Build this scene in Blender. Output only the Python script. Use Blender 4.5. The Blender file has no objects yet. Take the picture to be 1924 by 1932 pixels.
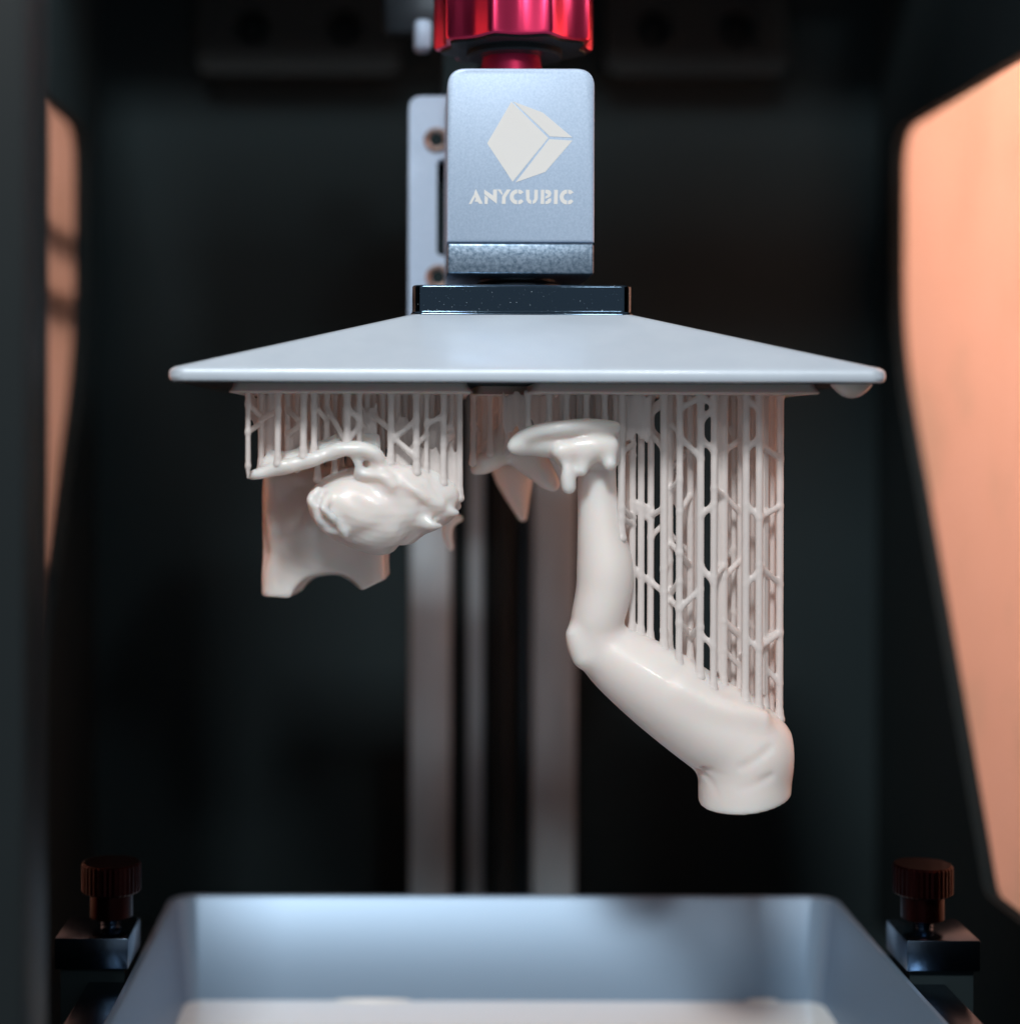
import bpy, bmesh, math, random
import numpy as np
from mathutils import Vector, Matrix

random.seed(7)
rng = np.random.default_rng(7)
scene = bpy.context.scene
COL = scene.collection
R = math.radians

# ------------------------------------------------------------------ camera
# Measured on the photograph (1924 x 1932 pixel frame): vanishing point of the
# printer's depth lines at (785, 812); the plate's front edge, 135 mm wide,
# spans 10.1 px per mm at 333 mm from the lens.
PW, PH, VX, VY, S0, D0 = 1924.0, 1932.0, 785.0, 812.0, 10.1, 333.0
ZC = 145.0                                   # lens height above the deck, mm
MM = 0.001
cam = bpy.data.cameras.new('camera')
cam_o = bpy.data.objects.new('camera', cam)
COL.objects.link(cam_o)
cam_o.location = (0, -D0 * MM, ZC * MM)
cam_o.rotation_euler = (R(90), R(-0.15), 0)
cam.sensor_fit = 'AUTO'
cam.sensor_width = 36
cam.lens = 36 * S0 * D0 / PH
cam.shift_x = (PW / 2 - VX) / PH
cam.shift_y = -(PH / 2 - VY) / PH
cam.clip_start, cam.clip_end = 0.01, 20
cam.dof.use_dof = True
cam.dof.focus_distance = 0.354
cam.dof.aperture_fstop = 5.4
cam.dof.aperture_blades = 0
scene.camera = cam_o

# ------------------------------------------------------------------ light
world = bpy.data.worlds.new('World')
scene.world = world
world.use_nodes = True
bg = world.node_tree.nodes['Background']
bg.inputs[0].default_value = (0.60, 0.64, 0.69, 1)
bg.inputs[1].default_value = 0.42

def area(name, loc, target, power, size, color, size_y=None):
    l = bpy.data.lights.new(name, 'AREA')
    l.energy, l.color, l.size = power, color, size
    if size_y:
        l.shape, l.size_y = 'RECTANGLE', size_y
    o = bpy.data.objects.new(name, l)
    COL.objects.link(o)
    o.location = loc
    o.rotation_euler = (Vector(target) - Vector(loc)).to_track_quat('-Z', 'Y').to_euler()
    return o

area('key_lamp', (-0.135, -0.95, 0.985), (0.02, 0.02, 0.13), 12.6, 0.20, (1.0, 0.985, 0.97))
area('side_lamp', (0.27, -1.15, 0.72), (0.03, 0.02, 0.13), 1.5, 0.10, (1.0, 0.98, 0.96))
area('right_window_lamp', (0.36, 0.07, 0.36), (0.13, 0.11, 0.19), 2.8, 0.2, (1.0, 0.98, 0.96))
area('left_window_lamp', (-0.36, 0.05, 0.28), (-0.10, 0.13, 0.15), 0.85, 0.2, (1.0, 0.98, 0.96))

scene.view_settings.view_transform = 'Standard'
scene.view_settings.look = 'None'
scene.view_settings.gamma = 1
scene.view_settings.exposure = 0
scene.view_settings.use_curve_mapping = False
scene.render.engine = 'CYCLES'
scene.cycles.use_denoising = True
scene.cycles.max_bounces = 10
scene.cycles.transparent_max_bounces = 12
scene.cycles.sample_clamp_indirect = 4

# ------------------------------------------------------------------ helpers
def sc(y):                                    # photo px per mm at depth y
    return S0 * D0 / (D0 + y)

def W(px, py, y):                             # photo pixel at depth y -> mm (x, y, z above deck)
    s = sc(y)
    return np.array(((px - VX) / s, y, (VY - py) / s + ZC))

def tag(o, label=None, cat=None, group=None, kind=None):
    if label: o['label'] = label
    if cat: o['category'] = cat
    if group: o['group'] = group
    if kind: o['kind'] = kind
    return o

def thing(name, loc, label, cat, group=None):
    o = bpy.data.objects.new(name, None)
    o.empty_display_size = 0.01
    COL.objects.link(o)
    o.location = Vector(loc) * MM
    return tag(o, label, cat, group)

def link(name, me, mat, parent=None):
    o = bpy.data.objects.new(name, me)
    COL.objects.link(o)
    if mat is not None and not me.materials:
        me.materials.append(mat)
    if parent is not None:
        o.parent = parent
        o.matrix_parent_inverse = parent_world(parent).inverted()
    return o

def parent_world(p):
    m = Matrix.Translation(p.location) @ p.rotation_euler.to_matrix().to_4x4()
    if p.parent is not None:
        m = parent_world(p.parent) @ p.matrix_parent_inverse @ m
    return m

def finish(name, bm, mat, parent=None, smooth=35):
    bmesh.ops.recalc_face_normals(bm, faces=bm.faces[:])
    for v in bm.verts:
        v.co *= MM
    me = bpy.data.meshes.new(name)
    bm.to_mesh(me)
    bm.free()
    if smooth:
        me.shade_smooth()
        me.set_sharp_from_angle(angle=R(smooth))
    return link(name, me, mat, parent)

def box(x0, x1, y0, y1, z0, z1, bevel=0.0, seg=2):
    bm = bmesh.new()
    bmesh.ops.create_cube(bm, size=1)
    for v in bm.verts:
        v.co = Vector((x0 if v.co.x < 0 else x1, y0 if v.co.y < 0 else y1, z0 if v.co.z < 0 else z1))
    if bevel:
        bmesh.ops.bevel(bm, geom=bm.edges[:], offset=bevel, segments=seg, profile=0.5, affect='EDGES')
    return bm

def rrect(cx, cy, hx, hy, r, n=6):
    pts = []
    for (sx, sy, a0) in ((1, 1, 0), (-1, 1, 90), (-1, -1, 180), (1, -1, 270)):
        for i in range(n + 1):
            a = R(a0 + 90 * i / n)
            pts.append((cx + sx * (hx - r) + r * math.cos(a), cy + sy * (hy - r) + r * math.sin(a)))
    return pts

def loft(loops, cap0=True, cap1=True):
    bm = bmesh.new()
    rings = [[bm.verts.new(p) for p in lp] for lp in loops]
    n = len(rings[0])
    for a, b in zip(rings, rings[1:]):
        for i in range(n):
            bm.faces.new((a[i], a[(i + 1) % n], b[(i + 1) % n], b[i]))
    if cap0: bm.faces.new(rings[0])
    if cap1: bm.faces.new(rings[-1])
    return bm

def lathe(cx, cy, prof, n=32):                # prof: (radius, z)
    loops = [[(cx + r * math.cos(2 * math.pi * i / n), cy + r * math.sin(2 * math.pi * i / n), z)
              for i in range(n)] for r, z in prof]
    return loft(loops)

def fillet(poly, r, n=5):
    out, m = [], len(poly)
    for i in range(m):
        p0, p, p1 = Vector(poly[i - 1]), Vector(poly[i]), Vector(poly[(i + 1) % m])
        rr = r[i] if isinstance(r, (list, tuple)) else r
        if rr <= 0:
            out.append(tuple(p)); continue
        d0, d1 = (p0 - p).normalized(), (p1 - p).normalized()
        for k in range(n + 1):
            t = k / n
            a, b = p + d0 * rr, p + d1 * rr
            q = (1 - t) ** 2 * a + 2 * t * (1 - t) * p + t ** 2 * b
            out.append(tuple(q))
    return out

def prism(poly, f, d0, d1, holes=()):         # poly in 2-D, f(u, v, d) -> xyz
    bm = bmesh.new()
    loops = [poly] + list(holes)
    edges = []
    for lp in loops:
        vs = [bm.verts.new((u, v, 0)) for u, v in lp]
        for i in range(len(vs)):
            edges.append(bm.edges.new((vs[i], vs[(i + 1) % len(vs)])))
    bmesh.ops.triangle_fill(bm, use_beauty=True, use_dissolve=False, edges=edges)
    ret = bmesh.ops.extrude_face_region(bm, geom=bm.faces[:])
    top = {g for g in ret['geom'] if isinstance(g, bmesh.types.BMVert)}
    for v in bm.verts:
        v.co = Vector(f(v.co.x, v.co.y, d1 if v in top else d0))
    return bm

def rod_mesh(p0, p1, prof, n=10):             # prof: (t 0..1 or mm via tuple, radius)
    p0, p1 = Vector(p0), Vector(p1)
    d = (p1 - p0)
    L = d.length
    q = d.to_track_quat('Z', 'Y')
    loops = []
    for t, r in prof:
        z = t * L
        loops.append([tuple(p0 + q @ Vector((r * math.cos(2 * math.pi * i / n), r * math.sin(2 * math.pi * i / n), z)))
                      for i in range(n)])
    return loft(loops)

# ------------------------------------------------------------------ signed distance sculpting
def smin(a, b, k):
    h = np.clip(0.5 + 0.5 * (b - a) / k, 0, 1)
    return b + (a - b) * h - k * h * (1 - h)

def smax(a, b, k):
    return -smin(-a, -b, k)

class Field:
    def __init__(self, lo, hi, h):
        lo, hi = np.minimum(lo, hi), np.maximum(lo, hi)
        self.lo, self.h = np.array(lo, float), h
        n = np.ceil((np.array(hi) - lo) / h).astype(int) + 1
        ax = [lo[i] + h * np.arange(n[i]) for i in range(3)]
        self.P = np.stack(np.meshgrid(*ax, indexing='ij'), -1).astype(np.float32)
        self.F = np.full(self.P.shape[:3], 50.0, np.float32)

    def slab(self, lo, hi):
        i0 = np.clip(np.floor((lo - self.lo) / self.h).astype(int), 0, np.array(self.F.shape))
        i1 = np.clip(np.ceil((hi - self.lo) / self.h).astype(int) + 1, 0, np.array(self.F.shape))
        return tuple(slice(a, b) for a, b in zip(i0, i1))

    def cone(self, a, b, ra, rb, k=1.0, squash=1.0, mode='add', F=None):
        a, b = np.asarray(a, np.float32), np.asarray(b, np.float32)
        m = max(ra, rb) + 2.0 + k * 1.5
        sl = self.slab(np.minimum(a, b) - m, np.maximum(a, b) + m)
        P = self.P[sl]
        if P.size == 0: return
        pa, ba = P - a, b - a
        t = np.clip((pa @ ba) / max(float(ba @ ba), 1e-6), 0, 1)
        d = np.linalg.norm(pa - t[..., None] * ba, axis=-1) - (ra + (rb - ra) * t)
        if F is not None:
            F[sl] = smin(F[sl], d, k)
        elif mode == 'add':
            self.F[sl] = smin(self.F[sl], d, k)
        else:
            self.F[sl] = smax(self.F[sl], -d, k)

    def chain(self, pts, k=1.0, squash=1.0, mode='add'):      # pts: (px, py, y, radius px)
        if len(pts) > 2:
            q = np.array(pts, float)
            q = np.vstack((2 * q[0] - q[1], q, 2 * q[-1] - q[-2]))
            out = []
            for i in range(1, len(q) - 2):
                for t in np.arange(0, 1, 0.2):
                    out.append(0.5 * ((2 * q[i]) + (-q[i - 1] + q[i + 1]) * t + (2 * q[i - 1] - 5 * q[i] + 4 * q[i + 1] - q[i + 2]) * t * t
                                      + (-q[i - 1] + 3 * q[i] - 3 * q[i + 1] + q[i + 2]) * t ** 3))
            pts = out + [q[-2]]
        w = [(W(p[0], p[1], p[2]), max(p[3], 0.5) / sc(p[2])) for p in pts]
        if len(w) == 1:
            w = w * 2
        T = np.full_like(self.F, 50.0)                   # one smooth tube first, then blended in
        for (a, ra), (b, rb) in zip(w, w[1:]):
            self.cone(a, b, ra, rb, 0.25, squash, F=T)
        self.comb(T, k, mode)

    def ell(self, c, r, k=1.0, mode='add', rot=0.0):
        q = self.P - np.asarray(c, np.float32)
        if rot:
            ca, sa = math.cos(rot), math.sin(rot)
            x, z = q[..., 0] * ca + q[..., 2] * sa, -q[..., 0] * sa + q[..., 2] * ca
            q = np.stack((x, q[..., 1], z), -1)
        r = np.asarray(r, np.float32)
        k0 = np.linalg.norm(q / r, axis=-1)
        k1 = np.linalg.norm(q / (r * r), axis=-1)
        self.comb(k0 * (k0 - 1) / np.maximum(k1, 1e-6), k, mode)

    def rbox(self, c, hs, r, k=1.0, mode='add'):
        q = np.abs(self.P - np.asarray(c, np.float32)) - (np.asarray(hs, np.float32) - r)
        d = np.linalg.norm(np.maximum(q, 0), axis=-1) + np.minimum(q.max(-1), 0) - r
        self.comb(d, k, mode)

    def half(self, p, n, k=0.3):                               # keep the side n points away from
        n = np.asarray(n, np.float32); n = n / np.linalg.norm(n)
        self.F = smax(self.F, (self.P - np.asarray(p, np.float32)) @ n, k)

    def comb(self, d, k, mode):
        if mode == 'add': self.F = smin(self.F, d, k)
        elif mode == 'cut': self.F = smax(self.F, -d, k)

    def wobble(self, amp, freq, seed=0):
        P = self.P
        r = np.random.default_rng(seed)
        for o in range(3):
            a = amp / (1.7 ** o); f = freq * (1.9 ** o)
            w = r.normal(size=(3, 3)); ph = r.uniform(0, 6.28, 3)
            s = 0
            for i in range(3):
                s = s + np.sin(P @ (w[i].astype(np.float32) * f) + ph[i])
            self.F = self.F + (a * s / 3).astype(np.float32)

    def at(self, p):
        i = np.clip(np.round((np.asarray(p) - self.lo) / self.h).astype(int), 0, np.array(self.F.shape) - 1)
        return float(self.F[tuple(i)])

    def drop(self, x, y, z0, zmin):                            # first surface below z0 on a vertical line
        z = z0
        while z > zmin:
            if self.at((x, y, z)) < 0:
                return z
            z -= self.h * 0.7
        return None

    def nets(self):
        F, h, lo = self.F, self.h, self.lo
        s = F < 0
        nx, ny, nz = F.shape
        c = [(i, j, k) for i in (0, 1) for j in (0, 1) for k in (0, 1)]
        def cor(A, o): return A[o[0]:nx - 1 + o[0], o[1]:ny - 1 + o[1], o[2]:nz - 1 + o[2]]
        cnt = sum(cor(s, o).astype(np.int8) for o in c)
        act = (cnt > 0) & (cnt < 8)
        I = np.argwhere(act)
        acc = np.zeros((len(I), 3)); num = np.zeros(len(I))
        for a in c:
            for ax in range(3):
                if a[ax]: continue
                b = list(a); b[ax] = 1
                fa = F[I[:, 0] + a[0], I[:, 1] + a[1], I[:, 2] + a[2]]
                fb = F[I[:, 0] + b[0], I[:, 1] + b[1], I[:, 2] + b[2]]
                m = (fa < 0) != (fb < 0)
                t = np.where(m, fa / np.where(m, fa - fb, 1), 0)
                p = np.array(a, float)[None] + t[:, None] * (np.array(b) - np.array(a))[None]
                acc[m] += p[m]; num[m] += 1
        V = (I + acc / num[:, None]) * h + lo
        idx = np.full(act.shape, -1, int); idx[tuple(I.T)] = np.arange(len(I))
        Q = []
        for ax in range(3):
            b1, b2 = (ax + 1) % 3, (ax + 2) % 3
            sl0 = [slice(None)] * 3; sl1 = [slice(None)] * 3
            sl0[ax] = slice(0, -1); sl1[ax] = slice(1, None)
            sa, sb = s[tuple(sl0)], s[tuple(sl1)]
            E = np.argwhere(sa != sb)
            E = E[(E[:, b1] > 0) & (E[:, b2] > 0) & (E[:, b1] < F.shape[b1] - 1) & (E[:, b2] < F.shape[b2] - 1)]
            inside = sa[tuple(E.T)]
            def cell(d1, d2):
                e = E.copy(); e[:, b1] -= d1; e[:, b2] -= d2
                return idx[tuple(e.T)]
            q = np.stack((cell(1, 1), cell(0, 1), cell(0, 0), cell(1, 0)), 1)
            q[~inside] = q[~inside][:, ::-1]
            Q.append(q)
        Q = np.concatenate(Q)
        Q = Q[(Q >= 0).all(1)]
        return V, Q

    def mesh(self, name, mat, parent):
        V, Q = self.nets()
        me = bpy.data.meshes.new(name)
        me.from_pydata((V * MM).tolist(), [], Q.tolist())
        me.shade_smooth()
        return link(name, me, mat, parent)

# ------------------------------------------------------------------ materials
def mat(name, color, rough=0.5, metal=0.0, **kw):
    m = bpy.data.materials.new(name)
    m.use_nodes = True
    nt = m.node_tree
    b = nt.nodes['Principled BSDF']
    b.inputs['Base Color'].default_value = (*color, 1)
    b.inputs['Roughness'].default_value = rough
    b.inputs['Metallic'].default_value = metal
    for k, v in kw.items():
        b.inputs[k.replace('_', ' ')].default_value = v
    return m

def texcoord(nt, scale):
    tc = nt.nodes.new('ShaderNodeTexCoord')
    mp = nt.nodes.new('ShaderNodeMapping')
    mp.inputs['Scale'].default_value = scale if isinstance(scale, tuple) else (scale,) * 3
    nt.links.new(tc.outputs['Object'], mp.inputs['Vector'])
    return mp.outputs['Vector']

def noise(nt, scale, detail=3, rough=0.6):
    n = nt.nodes.new('ShaderNodeTexNoise')
    n.inputs['Scale'].default_value = 1
    n.inputs['Detail'].default_value = detail
    n.inputs['Roughness'].default_value = rough
    nt.links.new(texcoord(nt, scale), n.inputs['Vector'])
    return n.outputs['Fac']

def ramp(nt, fac, stops):
    r = nt.nodes.new('ShaderNodeValToRGB')
    els = r.color_ramp.elements
    while len(els) < len(stops): els.new(0.5)
    for e, (p, c) in zip(els, stops):
        e.position = p
        e.color = (*c, 1) if isinstance(c, tuple) else (c, c, c, 1)
    nt.links.new(fac, r.inputs['Fac'])
    return r.outputs['Color']

def bump(m, scale, strength, dist=0.0002, detail=3):
    nt = m.node_tree
    b = nt.nodes.new('ShaderNodeBump')
    b.inputs['Strength'].default_value = strength
    b.inputs['Distance'].default_value = dist
    nt.links.new(noise(nt, scale, detail), b.inputs['Height'])
    nt.links.new(b.outputs['Normal'], nt.nodes['Principled BSDF'].inputs['Normal'])
    return m

def vary(m, inp, scale, stops, detail=3):
    nt = m.node_tree
    nt.links.new(ramp(nt, noise(nt, scale, detail), stops), nt.nodes['Principled BSDF'].inputs[inp])
    return m

M = {}
M['resin'] = mat('white_resin', (0.84, 0.80, 0.775), 0.27, Subsurface_Weight=0.85, Subsurface_Scale=0.005, Coat_Weight=0.3, Coat_Roughness=0.10)
M['resin'].node_tree.nodes['Principled BSDF'].inputs['Subsurface Radius'].default_value = (1.0, 0.62, 0.48)
vary(bump(M['resin'], 900, 0.10, 0.0001), 'Roughness', 260, [(0.35, 0.34), (0.7, 0.5)])
M['resin_raft'] = mat('raft_resin', (0.70, 0.64, 0.61), 0.4, Subsurface_Weight=0.5, Subsurface_Scale=0.0015)
bump(M['resin_raft'], 1500, 0.2, 0.0001)
def thin_resin(name, col, trans, back):
    m = mat(name, col, 0.36)
    nt = m.node_tree
    bump(m, (1600, 1600, 500), 0.2, 0.0001)
    t = nt.nodes.new('ShaderNodeBsdfTranslucent'); t.inputs[0].default_value = (*back, 1)
    mx = nt.nodes.new('ShaderNodeMixShader'); mx.inputs[0].default_value = trans
    out = [n for n in nt.nodes if n.type == 'OUTPUT_MATERIAL'][0]
    nt.links.new(nt.nodes['Principled BSDF'].outputs[0], mx.inputs[1]); nt.links.new(t.outputs[0], mx.inputs[2])
    nt.links.new(mx.outputs[0], out.inputs[0])
    return m
M['support'] = thin_resin('support_resin', (0.91, 0.89, 0.88), 0.40, (0.95, 0.895, 0.865))
M['film'] = thin_resin('cured_resin_film', (0.80, 0.73, 0.70), 0.42, (0.88, 0.72, 0.65))
M['liquid'] = mat('liquid_resin', (0.77, 0.815, 0.81), 0.2)

M['satin'] = mat('satin_blue_aluminium', (0.50, 0.615, 0.735), 0.5, 0.3)
vary(bump(M['satin'], 2600, 0.18, 0.00005), 'Base Color', 2200, [(0.3, (0.38, 0.51, 0.68)), (0.7, (0.48, 0.61, 0.78))])
M['plate'] = mat('blasted_aluminium_plate', (0.50, 0.60, 0.70), 0.4, 0.2, Coat_Weight=0.35, Coat_Roughness=0.12)
vary(bump(M['plate'], 3000, 0.10, 0.00004), 'Base Color', 140, [(0.3, (0.625, 0.73, 0.84)), (0.7, (0.66, 0.765, 0.87))])
vary(M['plate'], 'Roughness', (70, 160, 160), [(0.3, 0.3), (0.7, 0.5)], 5)
M['mottled'] = mat('mottled_steel', (0.2, 0.28, 0.37), 0.36, 0.75)
vary(bump(M['mottled'], 1800, 0.25, 0.0001), 'Base Color', 1100, [(0.35, (0.12, 0.19, 0.27)), (0.62, (0.30, 0.40, 0.52))], 5)
M['polished'] = mat('polished_steel', (0.2, 0.25, 0.3), 0.12, 1.0)
vary(M['polished'], 'Base Color', 2300, [(0.70, (0.062, 0.10, 0.142)), (0.80, (0.8, 0.88, 0.95))], 2)
vary(M['polished'], 'Roughness', 2300, [(0.66, 0.10), (0.78, 0.7)], 2)
M['print'] = mat('white_print', (0.78, 0.79, 0.78), 0.6)
bump(M['print'], 4000, 0.2, 0.00005)
M['red'] = mat('red_anodised_aluminium', (0.95, 0.06, 0.18), 0.36, 1.0, Anisotropic=0.85, Anisotropic_Rotation=0.25)
bump(M['red'], (150, 150, 5000), 0.25, 0.00005)
_nt = M['red'].node_tree
_tg = _nt.nodes.new('ShaderNodeTangent'); _tg.direction_type = 'RADIAL'; _tg.axis = 'Z'
_nt.links.new(_tg.outputs[0], _nt.nodes['Principled BSDF'].inputs['Tangent'])
M['red_plain'] = mat('red_anodised_stem', (0.95, 0.06, 0.18), 0.45, 0.9)
M['dark_red'] = mat('dark_red_anodised', (0.016, 0.0015, 0.0015), 0.32, 0.9)
M['black'] = mat('matt_black_coating', (0.0165, 0.027, 0.031), 0.85, Specular_IOR_Level=0.10)
bump(M['black'], 1200, 0.15, 0.0002)
M['black_gloss'] = mat('black_plastic', (0.012, 0.017, 0.019), 0.5, Specular_IOR_Level=0.15)
M['dark_metal'] = mat('dark_metal', (0.06, 0.075, 0.09), 0.35, 0.8)
M['rail'] = mat('grey_rail_aluminium', (0.5, 0.5, 0.5), 0.42, 0.3)
vary(bump(M['rail'], (1500, 1500, 60), 0.2, 0.0001), 'Base Color', (60, 60, 14), [(0.35, (0.34, 0.43, 0.49)), (0.65, (0.46, 0.57, 0.64))])
M['vat'] = mat('vat_aluminium', (0.215, 0.32, 0.44), 0.42, 0.45)
bump(M['vat'], 1800, 0.15, 0.0001)
M['steel'] = mat('steel_block', (0.11, 0.16, 0.225), 0.22, 1.0)
bump(M['steel'], (900, 3500, 3500), 0.3, 0.0001)
M['screw'] = mat('screw_bronze', (0.42, 0.33, 0.30), 0.4, 0.8)

def acrylic(name, dull, mid, light):
    m = bpy.data.materials.new(name)
    m.use_nodes = True
    nt = m.node_tree
    nt.nodes.clear()
    out = nt.nodes.new('ShaderNodeOutputMaterial')
    tr = nt.nodes.new('ShaderNodeBsdfTranslucent')
    tp = nt.nodes.new('ShaderNodeBsdfTransparent')
    gl = nt.nodes.new('ShaderNodeBsdfGlossy')
    nt.links.new(ramp(nt, noise(nt, 22, 4), [(0.34, dull), (0.5, mid), (0.75, light)]), tr.inputs[0])
    tp.inputs[0].default_value = (0.95, 0.42, 0.15, 1)
    gl.inputs[0].default_value = (1, 1, 1, 1); gl.inputs[1].default_value = 0.15
    m1 = nt.nodes.new('ShaderNodeMixShader'); m1.inputs[0].default_value = 0.22
    nt.links.new(tr.outputs[0], m1.inputs[1]); nt.links.new(tp.outputs[0], m1.inputs[2])
    fr = nt.nodes.new('ShaderNodeFresnel'); fr.inputs[0].default_value = 1.3
    m2 = nt.nodes.new('ShaderNodeMixShader')
    nt.links.new(fr.outputs[0], m2.inputs[0])
    nt.links.new(m1.outputs[0], m2.inputs[1]); nt.links.new(gl.outputs[0], m2.inputs[2])
    nt.links.new(m2.outputs[0], out.inputs[0])
    return m
M['acrylic'] = acrylic('orange_acrylic', (0.86, 0.64, 0.55), (0.962, 0.675, 0.58), (0.975, 0.69, 0.60))
M['acrylic_dusty'] = acrylic('dusty_orange_acrylic', (0.88, 0.66, 0.58), (0.95, 0.70, 0.62), (0.965, 0.72, 0.64))

# ------------------------------------------------------------------ printer housing (the setting)
XC = 20.9                                     # printer centre line
XL, XR, YB, ZT = XC - 115.5, XC + 115.5, 196.0, 292.0
finish('deck', box(XL - 4, XR + 4, -80, YB + 4, -4, 0), M['black'])
tag(bpy.data.objects['deck'], kind='structure')
housing = thing('printer_housing', (XC, YB, 0), 'matt black printer housing with back wall and orange side windows', 'housing')
finish('back_panel', box(XL - 4, XR + 4, YB, YB + 4, 0.2, ZT), M['black'], housing)
win = [(30, 86), (178, 86), (178, 24.5), (94.5, -111), (30, -111)]
win = [(a, b + ZC) for a, b in win]
winr = fillet(win, [10, 12, 20, 3, 3])
for x, sgn in ((XL, -1), (XR, 1)):
    poly = [(-62, 0.2), (YB - 0.2, 0.2), (YB - 0.2, ZT), (-62, ZT)]
    bm = prism(poly, lambda u, v, d: (d, u, v), x, x + sgn * 3.5, holes=[winr])
    p = finish('side_panel', bm, M['black'], housing)
    g = prism(fillet([(24, 92 + ZC), (184, 92 + ZC), (184, 23 + ZC), (98, -116 + ZC), (24, -116 + ZC)], 8),
              lambda u, v, d: (d, u, v), x + sgn * 3.6, x + sgn * 4.6)
    w = finish('window_pane', g, M['acrylic'] if sgn > 0 else M['acrylic_dusty'], p, smooth=0)
    tag(w, 'orange acrylic side window pane')
    if sgn < 0:                               # outer bars that show as bands through the pane
        for zlo, zhi in ((49.5, 56.5), (31, 39), (-56, -33)):
            finish('outer_bar', box(x - 11, x - 8, 60, 190, zlo + ZC, zhi + ZC, 0.5), M['black_gloss'], p)
# front opening posts
for sgn in (-1, 1):
    xi = XC + sgn * 81.0
    finish('front_post', box(min(xi, xi + sgn * 34), max(xi, xi + sgn * 34), -58, -40, 0.2, ZC + 187.9, 1.5), M['black_gloss'], housing)
finish('unseen_key_blocker', box(XC - 116, XC + 116, -58, -40, ZC + 188, ZC + 240, 1.5), M['black_gloss'], housing)  # added out of view to keep the key lamp off the upper back wall
# top cover, set back, with its dark bracket
finish('top_cover', box(XL - 4, XR + 4, 120, YB + 4, ZT + 0.2, ZT + 4), M['black'], housing)

def bracket(px0, px1):
    a, b = W(px0, 140, 184), W(px1, -60, 184)
    holes = []
    for hx in (0.27, 0.73):
        cx, cz, r = a[0] + (b[0] - a[0]) * hx, a[2] + 13.5, 5.2
        holes.append([(cx + r * math.cos(t * math.pi / 8), cz + r * math.sin(t * math.pi / 8)) for t in range(16)])
    poly = fillet([(a[0], a[2]), (b[0], a[2]), (b[0], b[2]), (a[0], b[2])], [4, 4, 0.1, 0.1])
    br = finish('top_bracket', prism(poly, lambda u, v, d: (u, d, v), 184, 190, holes=holes), M['black_gloss'], housing)
    for h in holes:
        c = np.mean(h, 0)
        bm = bmesh.new()
        bmesh.ops.create_uvsphere(bm, u_segments=12, v_segments=8, radius=2.6)
        for v in bm.verts: v.co = Vector((c[0] + v.co.x, 188 + v.co.y * 0.5, c[1] + v.co.z))
        finish('screw_head', bm, M['black_gloss'], br)
bracket(372, 752)
bracket(1140, 1480)

# ------------------------------------------------------------------ z column
col = thing('z_axis_column', (XC, 150, 0), 'grey aluminium z axis column with two flat rails and lead screw', 'linear rail')
ztop = ZC + 70
finish('column_core', box(-1.0, 42.4, 152, 168, 0, ztop), M['black_gloss'], col)
for px0, px1 in ((775, 851), (1006, 1087)):
    a, b = W(px0, 800, 145)[0], W(px1, 800, 145)[0]
    finish('guide_rail', box(a, b, 145, 153, 0, ztop, 0.8), M['rail'], col)
for px0, px1 in ((884, 913), (985, 999)):
    a, b = W(px0, 800, 150)[0], W(px1, 800, 150)[0]
    finish('inner_ledge', box(a, b, 149.5, 153.5, 0, ztop, 0.6), M['dark_metal'] if px0 > 950 else M['rail'], col)
finish('lead_screw', lathe(W(951, 800, 149)[0], 149, [(3.2, 0.5), (3.2, ztop)], 16), M['black_gloss'], col)

# carriage that carries the platform
car = thing('carriage', (10, 78, 160), 'blue grey carriage bracket with countersunk screws behind the logo block', 'carriage')
yc = 74
a, b = W(770, 535, yc), W(930, 181, yc)
slot0, slot1 = W(823, 482, yc), W(870, 300, yc)
slot = fillet([(slot0[0], slot0[2]), (slot1[0], slot0[2]), (slot1[0], slot1[2]), (slot0[0], slot1[2])], 1.2)
poly = fillet([(a[0], a[2] - 9), (b[0], a[2] - 9), (b[0], b[2]), (a[0], b[2])], [0.5, 0.5, 2, 3])
hl = []
for px, py in ((822, 264), (826, 523)):
    c = W(px, py, yc)
    hl.append([(c[0] + 2.1 * math.cos(t * math.pi / 10), c[2] + 2.1 * math.sin(t * math.pi / 10)) for t in range(20)])
pl = finish('carriage_plate', prism(poly, lambda u, v, d: (u, d, v), yc, yc + 6, holes=[slot] + hl), M['satin'], car)
for h in hl:
    c = np.mean(h, 0)
    bm = lathe(0, 0, [(1.55, -1.2), (1.6, 0.35), (2.3, 0.75), (2.9, 0.3), (3.0, -0.4)], 24)
    bmesh.ops.delete(bm, geom=[f for f in bm.faces if len(f.verts) > 4], context='FACES_ONLY')
    for v in bm.verts: v.co = Vector((c[0] + v.co.x, yc - v.co.z, c[1] + v.co.y))
    finish('screw', bm, M['screw'], pl)
    bm = lathe(0, 0, [(1.57, -0.6), (1.57, 0.1)], 20)
    for v in bm.verts: v.co = Vector((c[0] + v.co.x, yc - v.co.z, c[1] + v.co.y))
    finish('screw_socket', bm, M['black'], pl)
finish('slot_back', box(slot0[0] - 1, slot1[0] + 1, yc + 6.1, yc + 7, slot0[2] - 1, slot1[2] + 1), M['black'], car)
finish('carriage_arm', box(2, 38, yc + 7.2, 145.5, ZC + 22, ZC + 70, 1), M['black'], car)
a, b = W(779, 92, yc), W(812, 34, yc)
finish('carriage_tab', box(a[0], b[0], yc, yc + 6, a[2], b[2], 1.2), M['satin'], car)
a, b = W(722, 62, 95), W(842, -30, 95)
finish('carriage_backplate', box(a[0], b[0], 95, 99, a[2], b[2], 1.0), M['dark_metal'], car)
finish('carriage_strut', box(6, 14, yc + 2, 97, ZC + 68, ZC + 96, 0.6), M['black'], car)

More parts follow.
